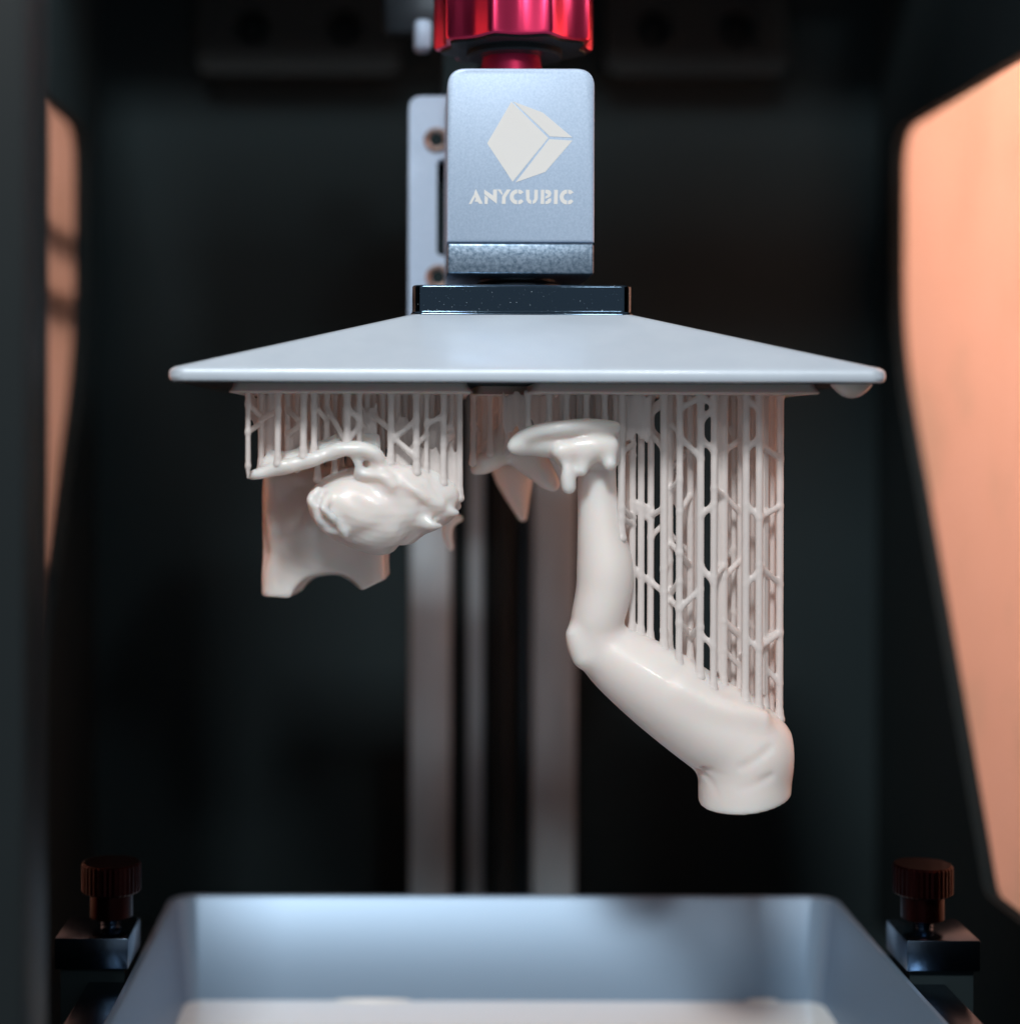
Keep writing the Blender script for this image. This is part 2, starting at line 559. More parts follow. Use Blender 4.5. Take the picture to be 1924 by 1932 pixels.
# ------------------------------------------------------------------ build platform
plat = thing('build_platform', (XC, 40, ZC + 9.1), 'blue grey metal build platform with white cube logo block and red knob', 'build plate')
zb = ZC + 9.1
def plate_loop(inset, z, r, y0=0, y1=80, hx=67.5):
    return [(x, y, z) for x, y in rrect(XC, (y0 + y1) / 2, hx - inset, (y1 - y0) / 2 - inset, r, 8)]
ztp = ZC + 23.0
lo = [plate_loop(0.9, zb, 2.6), plate_loop(0.25, zb + 0.25, 3.2), plate_loop(0, zb + 0.8, 3.4), plate_loop(0, zb + 1.75, 3.4),
      plate_loop(0.12, zb + 2.15, 3.3), plate_loop(0.45, zb + 2.5, 3.1), plate_loop(1.0, zb + 2.85, 2.9)]
top = [(x, y, ztp) for x, y in rrect(XC, 40, 21.9, 21.0, 2.0, 8)]
def mix(l0, l1, t): return [tuple(np.array(a) * (1 - t) + np.array(b) * t) for a, b in zip(l0, l1)]
lo += [mix(lo[-1], top, 0.03), mix(lo[-1], top, 0.96), top]
finish('plate', loft(lo), M['plate'], plat, smooth=25)

finish('plate_shade_sheet', loft([plate_loop(1.6, zb - 0.12, 2.2), plate_loop(1.2, zb - 0.10, 2.4), plate_loop(1.2, zb + 0.05, 2.4)]), M['black'], plat)  # black sheet that paints the shade under the bare metal plate
def flange_loop(inset, z): return [(x, y, z) for x, y in rrect(XC, 40, 21.7 - inset, 20.9 - inset, 2.2 - inset * 0.5, 8)]
z0, z1 = ztp - 0.3, ZC + 28.8
fls = [flange_loop(-0.35, z0), flange_loop(-0.35, z0 + 0.35), flange_loop(-0.25, z0 + 0.55), flange_loop(-0.1, z0 + 0.68), flange_loop(0, z0 + 0.85), flange_loop(0, z0 + 1.0), flange_loop(0, z1 - 0.62)]
fls += [flange_loop(0.45 * (1 - math.cos(R(a))), z1 - 0.45 + 0.45 * math.sin(R(a))) for a in range(0, 91, 15)] + [flange_loop(0.7, z1)]
finish('flange', loft(fls), M['polished'], plat, smooth=40)
bx0, bx1, bz0, bz1 = 6.15, 35.45, ZC + 37.4, ZC + 72.6
finish('ball_joint', lathe(XC, 40, [(6.5, z1 - 0.2), (9.5, z1 + 0.3), (9.5, z1 + 1.3), (8, z1 + 2.2), (8, ZC + 32)], 32), M['dark_metal'], plat)
# lower strip of the block
st = finish('clamp_strip', box(bx0, bx1, 23.7, 56, ZC + 31.3, bz0 + 0.1, 0.45, 3), M['mottled'], plat)
# logo block: front face outline with rounded top corners, chamfered rim
fo = fillet([(bx0 - 0.1, bz0 + 0.3), (bx1 + 0.1, bz0 + 0.3), (bx1 + 0.1, bz1), (bx0 - 0.1, bz1)], [0.2, 0.2, 3.8, 3.8], 8)
cxz = np.array(((bx0 + bx1) / 2, (bz0 + bz1) / 2))
def inset(poly, d):
    out = []
    for u, v in poly:
        out.append((cxz[0] + (u - cxz[0]) * (1 - d / 14.6), cxz[1] + (v - cxz[1]) * (1 - d / 17.6)))
    return out
lp = [[(u, 24.0, v) for u, v in inset(fo, 0.5)], [(u, 24.12, v) for u, v in inset(fo, 0.2)], [(u, 24.45, v) for u, v in fo],
      [(u, 56, v) for u, v in fo]]
blk = finish('logo_block', loft(lp), M['satin'], plat, smooth=20)

def decal(name, pts, f):                      # flat print, 0.06 mm thick, on the block's face
    q = []
    for u, v in pts:
        w_ = W(*f(u, v), 24.0)
        q.append((w_[0], w_[2]))
    finish(name, prism(q, lambda u, v, d: (u, d, v), 23.94, 24.02), M['print'], blk, smooth=0)
fe = lambda u, v: (730.9 + .3222 * u, .3222 * v)
decal('emblem_face', [(720, 594), (936, 806), (729, 1063), (579, 838)], fe)
decal('emblem_face', [(729, 592), (905, 658), (1078, 803), (946, 797)], fe)
decal('emblem_face', [(942, 813), (1078, 821), (920, 1005), (746, 1067)], fe)
fl = lambda u, v: (871.7 + .11538 * u, 346.5 + .1155 * v)
def arc(cx, cy, ro, ri, a0, a1, n=12):
    o = [(cx + ro * math.cos(R(a0 + (a1 - a0) * i / n)), cy + ro * math.sin(R(a0 + (a1 - a0) * i / n))) for i in range(n + 1)]
    return o + [(cx + ri * math.cos(R(a1 - (a1 - a0) * i / n)), cy + ri * math.sin(R(a1 - (a1 - a0) * i / n))) for i in range(n + 1)]
letters = [
    [(184, 172), (206, 214), (144, 330), (98, 334)],
    [(212, 84), (330, 326), (272, 328), (246, 296), (193, 290), (216, 248), (186, 160)],
    [(358, 186), (412, 226), (409, 330), (358, 330)],
    [(352, 93), (497, 192), (498, 93), (560, 92), (558, 326), (350, 166)],
    [(564, 94), (620, 92), (656, 160), (640, 180)],
    [(722, 92), (786, 92), (703, 222), (700, 328), (640, 328), (643, 208)],
    [(1032, 95), (1092, 95), (1095, 246), (1122, 276), (1119, 330), (1072, 312), (1037, 258)],
    [(1170, 95), (1228, 95), (1227, 244), (1196, 304), (1146, 330), (1142, 278), (1168, 248)],
    [(1278, 95), (1331, 95), (1331, 328), (1272, 328)],
    [(1348, 95), (1398, 95), (1436, 116), (1448, 158), (1436, 200), (1400, 226), (1348, 242), (1348, 204), (1386, 184), (1388, 166), (1348, 150)],
    [(1348, 284), (1384, 270), (1388, 246), (1440, 230), (1449, 270), (1430, 306), (1396, 326), (1348, 328)],
    [(1494, 95), (1555, 95), (1550, 328), (1490, 328)],
]
for cx in (890, 1705):
    letters += [[(cx + 0, cy_) if False else (u, v) for u, v in arc(cx, 213, 122, 56, 90, 270) for cy_ in (0,)],
                [(cx + 15, 92), (cx + 62, 99), (cx + 106, 136), (cx + 52, 172), (cx + 15, 150)],
                [(cx + 15, 276), (cx + 68, 250), (cx + 104, 284), (cx + 62, 326), (cx + 15, 334)]]
for L in letters:
    decal('letter', L, fl)

# red fluted knob over the block
kx, ky, kz = 20.4, 41.0, ZC + 80.0
def knob_loop(z, off=0.0):
    pts = []
    n = 220
    for i in range(n):
        a = 2 * math.pi * i / n
        c = math.sqrt(math.sin(4.5 * (a - R(-68))) ** 2 + 0.10)
        r = 17.9 - 2.7 * c - off
        pts.append((kx + r * math.cos(a), ky + r * math.sin(a), z))
    return pts
kb = finish('knob', loft([knob_loop(kz, 1.2), knob_loop(kz + 0.25, 0.35), knob_loop(kz + 0.8), knob_loop(kz + 16), knob_loop(kz + 17, 0.8)]),
            M['red'], plat, smooth=40)
me = kb.data
me.transform(Matrix.Translation(Vector((-kx, -ky, -kz)) * MM))
kb.location = Vector((kx, ky, kz)) * MM
finish('knob_shade_disc', loft([knob_loop(kz - 0.6, 2.2), knob_loop(kz - 0.5, 1.5), knob_loop(kz + 0.02, 1.3)]), M['black_gloss'], plat)  # black disc added to paint the knob's underside as shaded
finish('knob_collar', lathe(kx, ky, [(9.5, kz - 2.0), (10, kz - 1.6), (10, kz - 0.4)], 32), M['black_gloss'], plat)
finish('knob_neck', lathe(kx - 0.6, ky, [(6.8, ZC + 72), (6.4, kz - 4), (6.0, kz - 1.9)], 32), M['red_plain'], plat)

# ------------------------------------------------------------------ vat with resin
vat = thing('resin_vat', (XC, 38, 0), 'blue grey metal resin vat with sloping inner walls', 'resin vat')
vx0, vx1, vy0, vy1, zr = -57.2, 99.3, -17.0, 92.0, ZC - 111
def vloop(ins, z, r): return [(x, y, z) for x, y in rrect((vx0 + vx1) / 2, (vy0 + vy1) / 2, (vx1 - vx0) / 2 - ins, (vy1 - vy0) / 2 - ins, r, 8)]
bm = loft([vloop(-1.0, 0.2, 5.5), vloop(-1.0, zr - 0.4, 5.5), vloop(-0.6, zr, 5.5), vloop(0.2, zr, 5), vloop(0.7, zr - 0.5, 5),
           vloop(3.4, ZC - 137, 4), vloop(4.4, ZC - 141, 4)], cap0=True, cap1=True)
finish('vat_body', bm, M['vat'], vat, smooth=40)
for sgn in (-1, 1):
    x0 = XC + sgn * 79.4
    x1 = XC + sgn * 87.6
    finish('mounting_rail', box(min(x0, x1), max(x0, x1), -20, 52, 0.2, ZC - 113, 0.3), M['steel'], vat)
pool = finish('resin_pool', loft([vloop(3.1, ZC - 140.5, 4), vloop(3.05, ZC - 135, 4)]), M['liquid'])
for px_, w_, h_ in ((706, 9.0, 0.5), (1440, 4.0, 0.75)):      # resin clinging to the wall at the waterline
    c_ = W(px_, 1868, 88.6)
    bm = bmesh.new()
    bmesh.ops.create_uvsphere(bm, u_segments=20, v_segments=10, radius=1)
    for v in bm.verts: v.co = Vector((c_[0] + v.co.x * w_, 88.9 + v.co.y * 1.3, ZC - 134.9 + v.co.z * h_))
    finish('clinging_resin', bm, M['liquid'], pool)
tag(pool, 'white liquid resin filling the bottom of the vat', 'liquid resin')

def clamp(sgn, where):
    xi = XC + sgn * 79.2
    xo = xi + sgn * 15
    t = thing('vat_clamp', ((xi + xo) / 2, 38, ZC - 113), 'steel clamp block with dark red thumbscrew, %s' % where, 'clamp', 'clamps beside the vat')
    a, b = min(xi, xo), max(xi, xo)
    finish('clamp_block', box(a, b, 30, 46, ZC - 110, ZC - 103.6, 0.35), M['steel'], t)
    finish('clamp_shade_foot', box(a + 1, b - 1, 31.5, 45, 0, ZC - 109.9), M['black'], t)  # recessed foot, coloured black for the shadow under the clamp block
    cx = W(213, 1650, 38)[0] if sgn < 0 else W(1742, 1650, 38)[0]
    n = 72
    def kl(z, r0):
        return [(cx + (r0 + 0.16 * (i % 2)) * math.cos(2 * math.pi * i / n), 38 + (r0 + 0.16 * (i % 2)) * math.sin(2 * math.pi * i / n), z) for i in range(n)]
    zt = W(200, 1627, 38)[2]
    k = finish('thumbscrew_head', loft([kl(zt - 6.2, 5.5), kl(zt - 5.8, 6.0), kl(zt - 0.4, 6.0), kl(zt, 5.6)]), M['dark_red'], t, smooth=15)
    finish('thumbscrew_stem', lathe(cx, 38, [(4.4, zt - 11.2), (4.4, zt - 6.1)], 24), M['dark_red'], k)
    prof = []
    zz = ZC - 103.8
    while zz < zt - 11.1:
        prof += [(1.8, zz), (2.2, zz + 0.35)]
        zz += 0.7
    finish('thumbscrew_thread', lathe(cx, 38, prof, 20), M['steel'], k)
clamp(-1, 'facing the dimmer window')
clamp(1, 'facing the bright window')

# ------------------------------------------------------------------ prints hanging from the plate
zraft = zb - 2.0
def raft(parent, px0, px1, y0, y1):
    xa, xb = W(px0, 740, y0)[0], W(px1, 740, y0)[0]
    def l(ins, z): return [(x, y, z) for x, y in rrect((xa + xb) / 2, (y0 + y1) / 2, (xb - xa) / 2 - ins, (y1 - y0) / 2 - ins, 1.5, 4)]
    return finish('raft', loft([l(0.15, zraft), l(0, zraft + 0.25), l(0.7, zraft + 1.3), l(0.9, zb + 0.15)]), M['resin_raft'], parent, smooth=30)

PILLARS, LAT = {}, {}
def pillar(parent, px, y, field=None, py_end=None, r=0.58, taper=False):
    """support pillar from the raft down to the model below it (or to a given height)"""
    p0 = W(px, VY - (zraft - ZC) * sc(y), y)
    z1 = None
    if field is not None:
        z1 = field.drop(p0[0], y, zraft - 0.5, 5)
        if z1 is not None and py_end is not None:
            z1 = max(z1, W(px, py_end, y)[2])
    if z1 is None:
        if py_end is None: return
        z1 = W(px, py_end, y)[2]
    L = zraft - z1
    if L < 1.0: return
    PILLARS.setdefault(parent.name, []).append((px, y, z1))
    lat = LAT.setdefault(parent.name, dict(axes=[], cones=[], boxes=[]))
    a, b = np.array((p0[0], y, zraft + 0.4)), np.array((p0[0] + random.uniform(-.1, .1), y + random.uniform(-.1, .1), z1 - 0.5))
    lat['axes'].append((a, b))
    e = min(1.4, L * 0.3)
    up = np.array((0, 0, e))
    if taper:
        lat['cones'] += [(a, b + up * 1.6, r, r), (b + up * 1.6, b, r, 0.25)]
    else:
        lat['cones'] += [(a, b + up, r, r), (b + up, b, r, r * 1.55), (a, a - (0, 0, 0.7), r * 1.35, r)]

def brace(parent, a, b, y, r=0.58):
    """diagonal strut; its ends run into the pillars nearest to the two points"""
    ends = []
    cand = PILLARS.get(parent.name, [])
    for p in (a, b):
        best = None
        for (px, py_, z1) in cand:
            if abs(py_ - y) > 5.5 or (ends and abs(px - ends[0][0]) < 3): continue
            if W(0, p[1], py_)[2] < z1: continue
            c = abs(px - p[0]) + 0.8 * abs(py_ - y)
            if best is None or c < best[0]: best = (c, px, py_)
        if not best or best[0] > 20: return
        px, py_ = best[1], best[2]
        sl = (b[1] - a[1]) / (b[0] - a[0]) if abs(b[0] - a[0]) > 4 else 0
        ends.append((px, p[1] + max(-12, min(12, sl * (px - p[0]))), py_))
    LAT[parent.name]['cones'].append((W(*ends[0]), W(*ends[1]), r, r))

def film(parent, px0, px1, py0, py1, y, th=0.28):
    """web of cured resin between pillars"""
    a, b = W(px0, py1, y), W(px1, py0, y)
    LAT[parent.name]['boxes'].append(((a + b) / 2, ((b[0] - a[0]) / 2, th, min((b[2] - a[2]) / 2, 90))))

def grow(parent, h=0.22, k=0.5):
    """fuse pillars, braces and webs into one lattice and cut it into one piece per pillar"""
    lat = LAT.pop(parent.name)
    pts = np.array([p for ax in lat['axes'] for p in ax])
    lo, hi = pts.min(0) - 2.5, pts.max(0) + 2.5
    for c, hs in lat['boxes']:
        lo, hi = np.minimum(lo, c - np.array(hs) - 1), np.maximum(hi, c + np.array(hs) + 1)
    hi[2] = zraft + 0.9
    F = Field(lo, hi, h)
    for a, b, ra, rb in lat['cones']:
        F.cone(a, b, ra, rb, k)
    for c, hs in lat['boxes']:
        hs = np.array(hs)
        sl = F.slab(c - hs - 2, c + hs + 2)
        P = F.P[sl]
        w = 0.10 * np.sin(P[..., 0] * 2.1 + P[..., 2] * 0.35) + 0.07 * np.sin(P[..., 0] * 4.7)
        q = np.abs(np.stack((P[..., 0] - c[0], P[..., 1] - c[1] + w, P[..., 2] - c[2] + 0.7 * np.sin(P[..., 0] * 1.9 + c[2]) + 0.35 * np.sin(P[..., 0] * 4.3)), -1)) - (hs - 0.2)
        d = np.linalg.norm(np.maximum(q, 0), axis=-1) + np.minimum(q.max(-1), 0) - 0.2
        F.F[sl] = smin(F.F[sl], d, 0.9)
    F.wobble(0.012, 0.7, 4)
    F.F[:, :, -1] = 1.0; F.F[0] = 1.0; F.F[-1] = 1.0; F.F[:, 0] = 1.0; F.F[:, -1] = 1.0; F.F[:, :, 0] = 1.0
    V, Q = F.nets()
    fn = np.cross(V[Q[:, 2]] - V[Q[:, 0]], V[Q[:, 3]] - V[Q[:, 1]])
    vn = np.zeros_like(V)
    for c in range(4): np.add.at(vn, Q[:, c], fn)
    vn /= np.maximum(np.linalg.norm(vn, axis=1, keepdims=True), 1e-9)
    fc = V[Q].mean(1)
    best = np.full(len(Q), 1e9); own = np.zeros(len(Q), int)
    for n, (a, b) in enumerate(lat['axes']):
        t = np.clip((a[2] - fc[:, 2]) / (a[2] - b[2]), 0, 1)
        d = np.linalg.norm(fc - (a + t[:, None] * (b - a)), axis=1)
        m = d < best
        best[m] = d[m]; own[m] = n
    for n in range(len(lat['axes'])):
        q = Q[own == n]
        if not len(q): continue
        u, inv = np.unique(q, return_inverse=True)
        me = bpy.data.meshes.new('support_pillar')
        me.from_pydata((V[u] * MM).tolist(), [], inv.reshape(q.shape).tolist())
        me.shade_smooth()
        me.normals_split_custom_set_from_vertices(vn[u].tolist())
        link('support_pillar', me, M['support'], parent)

# ---- bent arm with a clenched hand
YA = 21.0
arm = thing('arm_print', W(1280, 742, YA), 'white resin bent arm with clenched hand under tall support lattice', 'resin print')
A = Field(W(930, 1560, 33) + (0, -29.5, 0), W(1520, 775, 6) + (0, 30, 2), 0.34)
A.chain([(1126, 880, YA - 1, 35), (1127, 936, YA - 1, 37), (1133, 1000, YA - 1, 43), (1141, 1065, YA - 1, 52), (1140, 1110, YA - 1, 52),
         (1128, 1165, YA - 1, 49), (1119, 1205, YA, 46)], 1.2)
A.chain([(1119, 1205, YA, 46), (1166, 1244, YA, 63), (1240, 1294, YA, 78), (1316, 1349, YA, 84), (1378, 1389, YA, 89), (1412, 1416, YA, 86)], 1.6)
A.chain([(1082, 1198, YA - 3, 9), (1100, 1240, YA - 3, 16)], 3)
# stump, cut off below
A.chain([(1410, 1425, YA, 86), (1406, 1475, YA, 86), (1405, 1580, YA, 84)], 1.8)
c = W(1400, 1503, YA)
A.half(c, (0.14, 0.17, -1.0), 0.45)
# folds where the stump meets the arm
for pts in ([(1316, 1448, 19, 3), (1336, 1474, 15.2, 5), (1352, 1506, 13.6, 3)],
            [(1326, 1444, 16.8, 2), (1345, 1458, 13.8, 3), (1372, 1466, 11.8, 2)]):
    A.chain(pts, 1.2, mode='cut')
for (p, q) in (((1392, 1492), (1456, 1464)), ((1400, 1448), (1458, 1408))):
    A.chain([(p[0], p[1], 11.2, 0.8), ((p[0] + q[0]) / 2, (p[1] + q[1]) / 2 + 4, 10.9, 0.8), (q[0], q[1], 12.0, 1.0)], 1.6, mode='cut')
A.chain([(1290, 1300, 14.5, 4), (1370, 1336, 13.5, 5), (1440, 1352, 14.5, 3)], 4)
# the hand
A.rbox(W(1112, 838, YA + 1), (5.6, 8.0, 4.9), 2.6, 1.0)
A.chain([(1158, 806, YA - 7, 13), (1110, 803, YA - 9, 14), (1060, 807, YA - 10, 14), (1015, 814, YA - 9, 14), (985, 826, YA - 8, 13), (968, 842, YA - 8, 11)], 1.2)
A.chain([(1085, 835, YA - 5, 34), (1040, 832, YA - 6, 31), (1003, 834, YA - 6, 25), (980, 842, YA - 7, 17)], 1.4)
A.chain([(1150, 838, YA - 8, 17), (1120, 842, YA - 8, 26), (1085, 846, YA - 8, 24), (1058, 850, YA - 9, 18)], 1.0)
A.chain([(1064, 862, YA - 8, 18), (1070, 890, YA - 9, 14), (1073, 918, YA - 9, 13.5)], 1.2)
A.chain([(1102, 864, YA - 8, 22), (1097, 886, YA - 9, 12)], 1.3)
A.chain([(1146, 854, YA - 8, 18), (1150, 874, YA - 9, 13)], 1.2)
A.chain([(1124, 884, YA - 10, 7), (1126, 864, YA - 13, 4)], 1.4, mode='cut')
A.chain([(1084, 892, YA - 12, 4), (1083, 874, YA - 13.5, 3)], 1.0, mode='cut')
A.chain([(1168, 822, YA - 10, 3), (1120, 820, YA - 13, 4), (1070, 824, YA - 14, 4), (1020, 832, YA - 12, 3)], 0.9, mode='cut')
A.chain([(1046, 884, YA - 9, 14), (1026, 872, YA - 10, 14), (1000, 872, YA - 10, 13)], 0.9, mode='cut')
A.wobble(0.03, 0.22, 3)
A.mesh('arm_body', M['resin'], arm)
raft(arm, 1000, 1548, 5.0, 46)
FY, BY, CY = 16.5, 24.5, 31.5
FP = [1173, 1193, 1209.5, 1228, 1252, 1263, 1282, 1302, 1321.5, 1347, 1366, 1397, 1407, 1432, 1443, 1471]
for i, px in enumerate(FP):
    yy = FY + random.uniform(-0.5, 0.5) + (5.5 if px in (1193, 1209.5, 1228) else 0) + (2.5 if px == 1252 else 0)
    yy = {1263: 20.5, 1302: 21.5, 1443: 19.5, 1397: 21.0, 1366: 18.5, 1347: 15.5, 1471: 20, 1173: 17.5}.get(px, yy)
    pillar(arm, px, yy, A, None, r=0.74 if px in (1173, 1252, 1321.5, 1407, 1432, 1471) else 0.68)
for px in (1184, 1264, 1302, 1312, 1357, 1384, 1395, 1420, 1441, 1457):
    pillar(arm, px, BY + random.uniform(-1, 1), A, None, r=0.56)
for px in (1188, 1296, 1318, 1374, 1404, 1430, 1450):
    pillar(arm, px, CY + random.uniform(-1.5, 1.5), A, 1330, r=0.62)
z4 = lambda u, v: (1110 + .2802 * u, 676.8 + .2802 * v)
z5 = lambda u, v: (1028.7 + .2675 * u, 1083 + .2675 * v)
B4 = [((555, 880), (605, 820)), ((640, 985), (695, 900)), ((440, 315), (492, 280)), ((492, 585), (438, 522)), ((440, 350), (488, 312)), ((775, 1035), (832, 985)),
      ((865, 885), (920, 935)), ((930, 935), (1010, 1020)), ((1075, 990), (1145, 1062)), ((1160, 1060), (1280, 990)), ((555, 1235), (612, 1300)),
      ((612, 1300), (670, 1375)), ((548, 1582), (628, 1478)), ((462, 1455), (508, 1395)), ((312, 1420), (360, 1462)), ((360, 1462), (425, 1500)),
      ((425, 1500), (505, 1565)), ((545, 1610), (615, 1678)), ((615, 1678), (760, 1538)), ((775, 1415), (838, 1495)), ((880, 1425), (928, 1365)),
      ((940, 1435), (1022, 1350)), ((1075, 1500), (1140, 1435)), ((1150, 1385), (1275, 1500)), ((940, 1785), (1015, 1860)), ((650, 1815), (700, 1862)),
      ((700, 1862), (760, 1800)), ((1150, 1940), (1285, 1845)), ((770, 400), (832, 335)), ((770, 545), (832, 605)), ((935, 600), (1015, 545)),
      ((1065, 600), (1150, 525)), ((240, 615), (305, 565)), ((375, 495), (440, 570)), ((235, 1010), (290, 1060)), ((240, 1080), (290, 1110)),
      ((300, 965), (360, 985)), ((355, 985), (420, 1010)), ((445, 1040), (508, 1000)), ((350, 1000), (425, 1040)), ((1140, 560), (1280, 660)), ((640, 545), (740, 650)),
      ((540, 420), (620, 500)), ((620, 330), (740, 260)), ((1060, 260), (1150, 340)), ((780, 260), (840, 310))]
for p, q in B4:
    u = (p[0] + q[0]) / 2
    dy = 5.5 if u < 440 else (2.0 if u < 520 else 0)
    brace(arm, z4(*p), z4(*q), FY + dy + random.uniform(-0.4, 0.4), 0.6)
B5 = [((985, 375), (1032, 430)), ((1032, 430), (1085, 375)), ((1125, 445), (1185, 502)), ((1295, 355), (1365, 412)), ((1295, 565), (1340, 612)),
      ((1340, 612), (1412, 555)), ((1440, 465), (1505, 522)), ((1565, 665), (1625, 732)), ((1555, 445), (1655, 395)), ((1225, 610), (1290, 660)), ((800, 360), (850, 410))]
for p, q in B5:
    brace(arm, z5(*p), z5(*q), FY + 1.5 + random.uniform(-0.4, 0.4), 0.55)
BB = [((1268, 880), (1300, 850)), ((1300, 970), (1334, 1000)), ((1335, 905), (1358, 930)), ((1358, 1060), (1382, 1035)), ((1382, 900), (1418, 870)), ((1418, 1010), (1446, 1040)),
      ((1268, 1010), (1300, 1040)), ((1240, 820), (1268, 850)), ((1240, 1000), (1268, 970)), ((1334, 1130), (1358, 1105)), ((1382, 1150), (1418, 1180)), ((1418, 1220), (1457, 1190)), ((1311, 1090), (1334, 1065)),
      ((1184, 850), (1201, 865)), ((1201, 960), (1240, 990)), ((1311, 800), (1334, 775)), ((1358, 790), (1382, 815)), ((1418, 780), (1446, 810))]
for p, q in BB:
    brace(arm, p, q, BY, 0.55)
# cured film between the pillars near the raft
for (a_, b_, c_, d_, y_) in ((1176, 1228, 740, 826, 19.5), (1178, 1196, 820, 1000, 25.5), (1252, 1266, 742, 1215, 20), (1266, 1284, 742, 900, 26), (1284, 1324, 740, 1236, 27.5), (1266, 1284, 890, 955, 28),
                             (1345, 1368, 740, 1275, 18.6), (1368, 1408, 742, 1290, 27.5), (1408, 1434, 742, 1300, 29), (1431, 1443, 742, 1305, 18.5), (1443, 1472, 742, 1320, 28)):
    film(arm, a_, b_, c_, d_, y_)
# pillars above the hand
for i, px in enumerate((955, 968, 984, 996, 1010, 1024, 1036, 1049, 1060, 1069, 1082, 1094, 1106, 1114, 1128, 1140, 1152, 1161)):
    pillar(arm, px, (15.5, 21.5, 18.5)[i % 3], A, None, r=0.6)
film(arm, 948, 1000, 740, 812, 23.5); film(arm, 1000, 1078, 740, 800, 25); film(arm, 1074, 1164, 740, 800, 24)
grow(arm)

# ---- crescent claw and cone behind the hand
claw = thing('printed_claw', W(960, 742, 36), 'shaded resin crescent claw hanging behind the clenched hand', 'resin print')
YC = 36.0
Cf = Field((W(868, 0, YC)[0], 24, W(0, 950, YC)[2]), (W(1080, 0, YC)[0], 48, W(0, 795, YC)[2]), 0.34)
Cf.chain([(897, 885, YC - 2, 10), (918, 872, YC - 2, 20), (948, 850, YC, 27), (978, 850, YC, 30), (1005, 872, YC - 1, 28), (1030, 900, YC - 2, 20), (1044, 914, YC - 2, 12)], 1.4)
Cf.chain([(940, 830, YC, 22), (960, 822, YC, 22)], 1.4)
Cf.chain([(930, 912, YC - 8, 12), (955, 902, YC - 8, 16), (985, 908, YC - 8, 15), (1015, 930, YC - 8, 14)], 1.4, mode='cut')
Cf.wobble(0.08, 0.5, 5)
Cf.mesh('claw_body', M['resin'], claw)
raft(claw, 893, 1010, 27, 52)
for i, px in enumerate((893, 905, 914, 924, 936, 946, 958, 972)):
    pillar(claw, px, (31, 38, 34)[i % 3], Cf, None if px < 0 else (868 if px < 915 else 850), r=0.6)
for p, q in (((893, 800), (905, 815)), ((905, 850), (924, 830)), ((914, 790), (936, 770))):
    brace(claw, p, q, 33, 0.55)
film(claw, 905, 940, 748, 830, 40)
grow(claw, 0.3)

cone = thing('printed_spike', W(970, 742, 56), 'brown shaded resin spike pointing down behind the crescent claw', 'resin print')
Sf = Field((W(900, 0, 58)[0], 48, W(0, 1005, 58)[2]), (W(1030, 0, 58)[0], 70, W(0, 835, 58)[2]), 0.4)
Sf.chain([(968, 885, 58, 40), (975, 925, 58, 26), (984, 965, 58, 12), (987, 978, 58, 6)], 1.0)
Sf.mesh('spike_body', M['resin'], cone)
raft(cone, 925, 1010, 53, 66)
for px in (948, 962, 976, 990):
    pillar(cone, px, 58, Sf, 880, r=0.6)
grow(cone, 0.32)

# ---- bust-like figure upside down on the other side
YH = 22.0
bust = thing('printed_figure_head', W(670, 742, YH), 'white resin figure piece with wavy brim and rounded head', 'resin print')
H = Field(W(455, 1065, 34) + (-1, -26, -1), W(890, 800, 6) + (1, 30, 2), 0.27)
# wavy brim
YR = 11.5
H.chain([(474, 898, YR, 7), (498, 891, YR, 11), (540, 880, YR, 14), (580, 871, YR, 14), (620, 857, YR, 14), (650, 847, YR, 14), (685, 849, YR, 13), (710, 858, YR, 12), (716, 872, YR + 2, 10)], 0.9)
H.chain([(500, 884, YR + 4, 9), (580, 864, YR + 6, 12), (650, 838, YR + 6, 12), (705, 848, YR + 6, 12)], 1.5)
for x_ in range(505, 712, 12):                # the sheet's upper part, standing up behind its rolled lip
    yy_ = np.interp(x_, (500, 580, 650, 710), (884, 864, 838, 848))
    H.chain([(x_, yy_ - 4, YR + 3.5, 7), (x_ + 3, yy_ - 20 - 5 * math.sin(x_ * 0.09), YR + 5.0, 5)], 1.6)
# head
H.ell(W(698, 955, YH), (11.8, 11.5, 8.2), 2.0)
H.ell(W(722, 985, YH - 1), (7.0, 9.5, 6.4), 3.0)
H.ell(W(640, 945, YH - 2), (5.6, 8, 4.0), 2.5)
H.ell(W(770, 945, YH - 1), (8.0, 9.5, 6.8), 3.0)
H.ell(W(815, 948, YH - 2), (5.2, 7.5, 5.0), 2.0)
H.chain([(700, 885, YH - 6, 22), (745, 900, YH - 8, 26), (790, 912, YH - 7, 28), (840, 930, YH - 6, 22)], 3.0)
H.chain([(676, 895, YH - 9, 6), (677, 880, YH - 10, 6), (672, 862, YH - 10, 8)], 1.2)
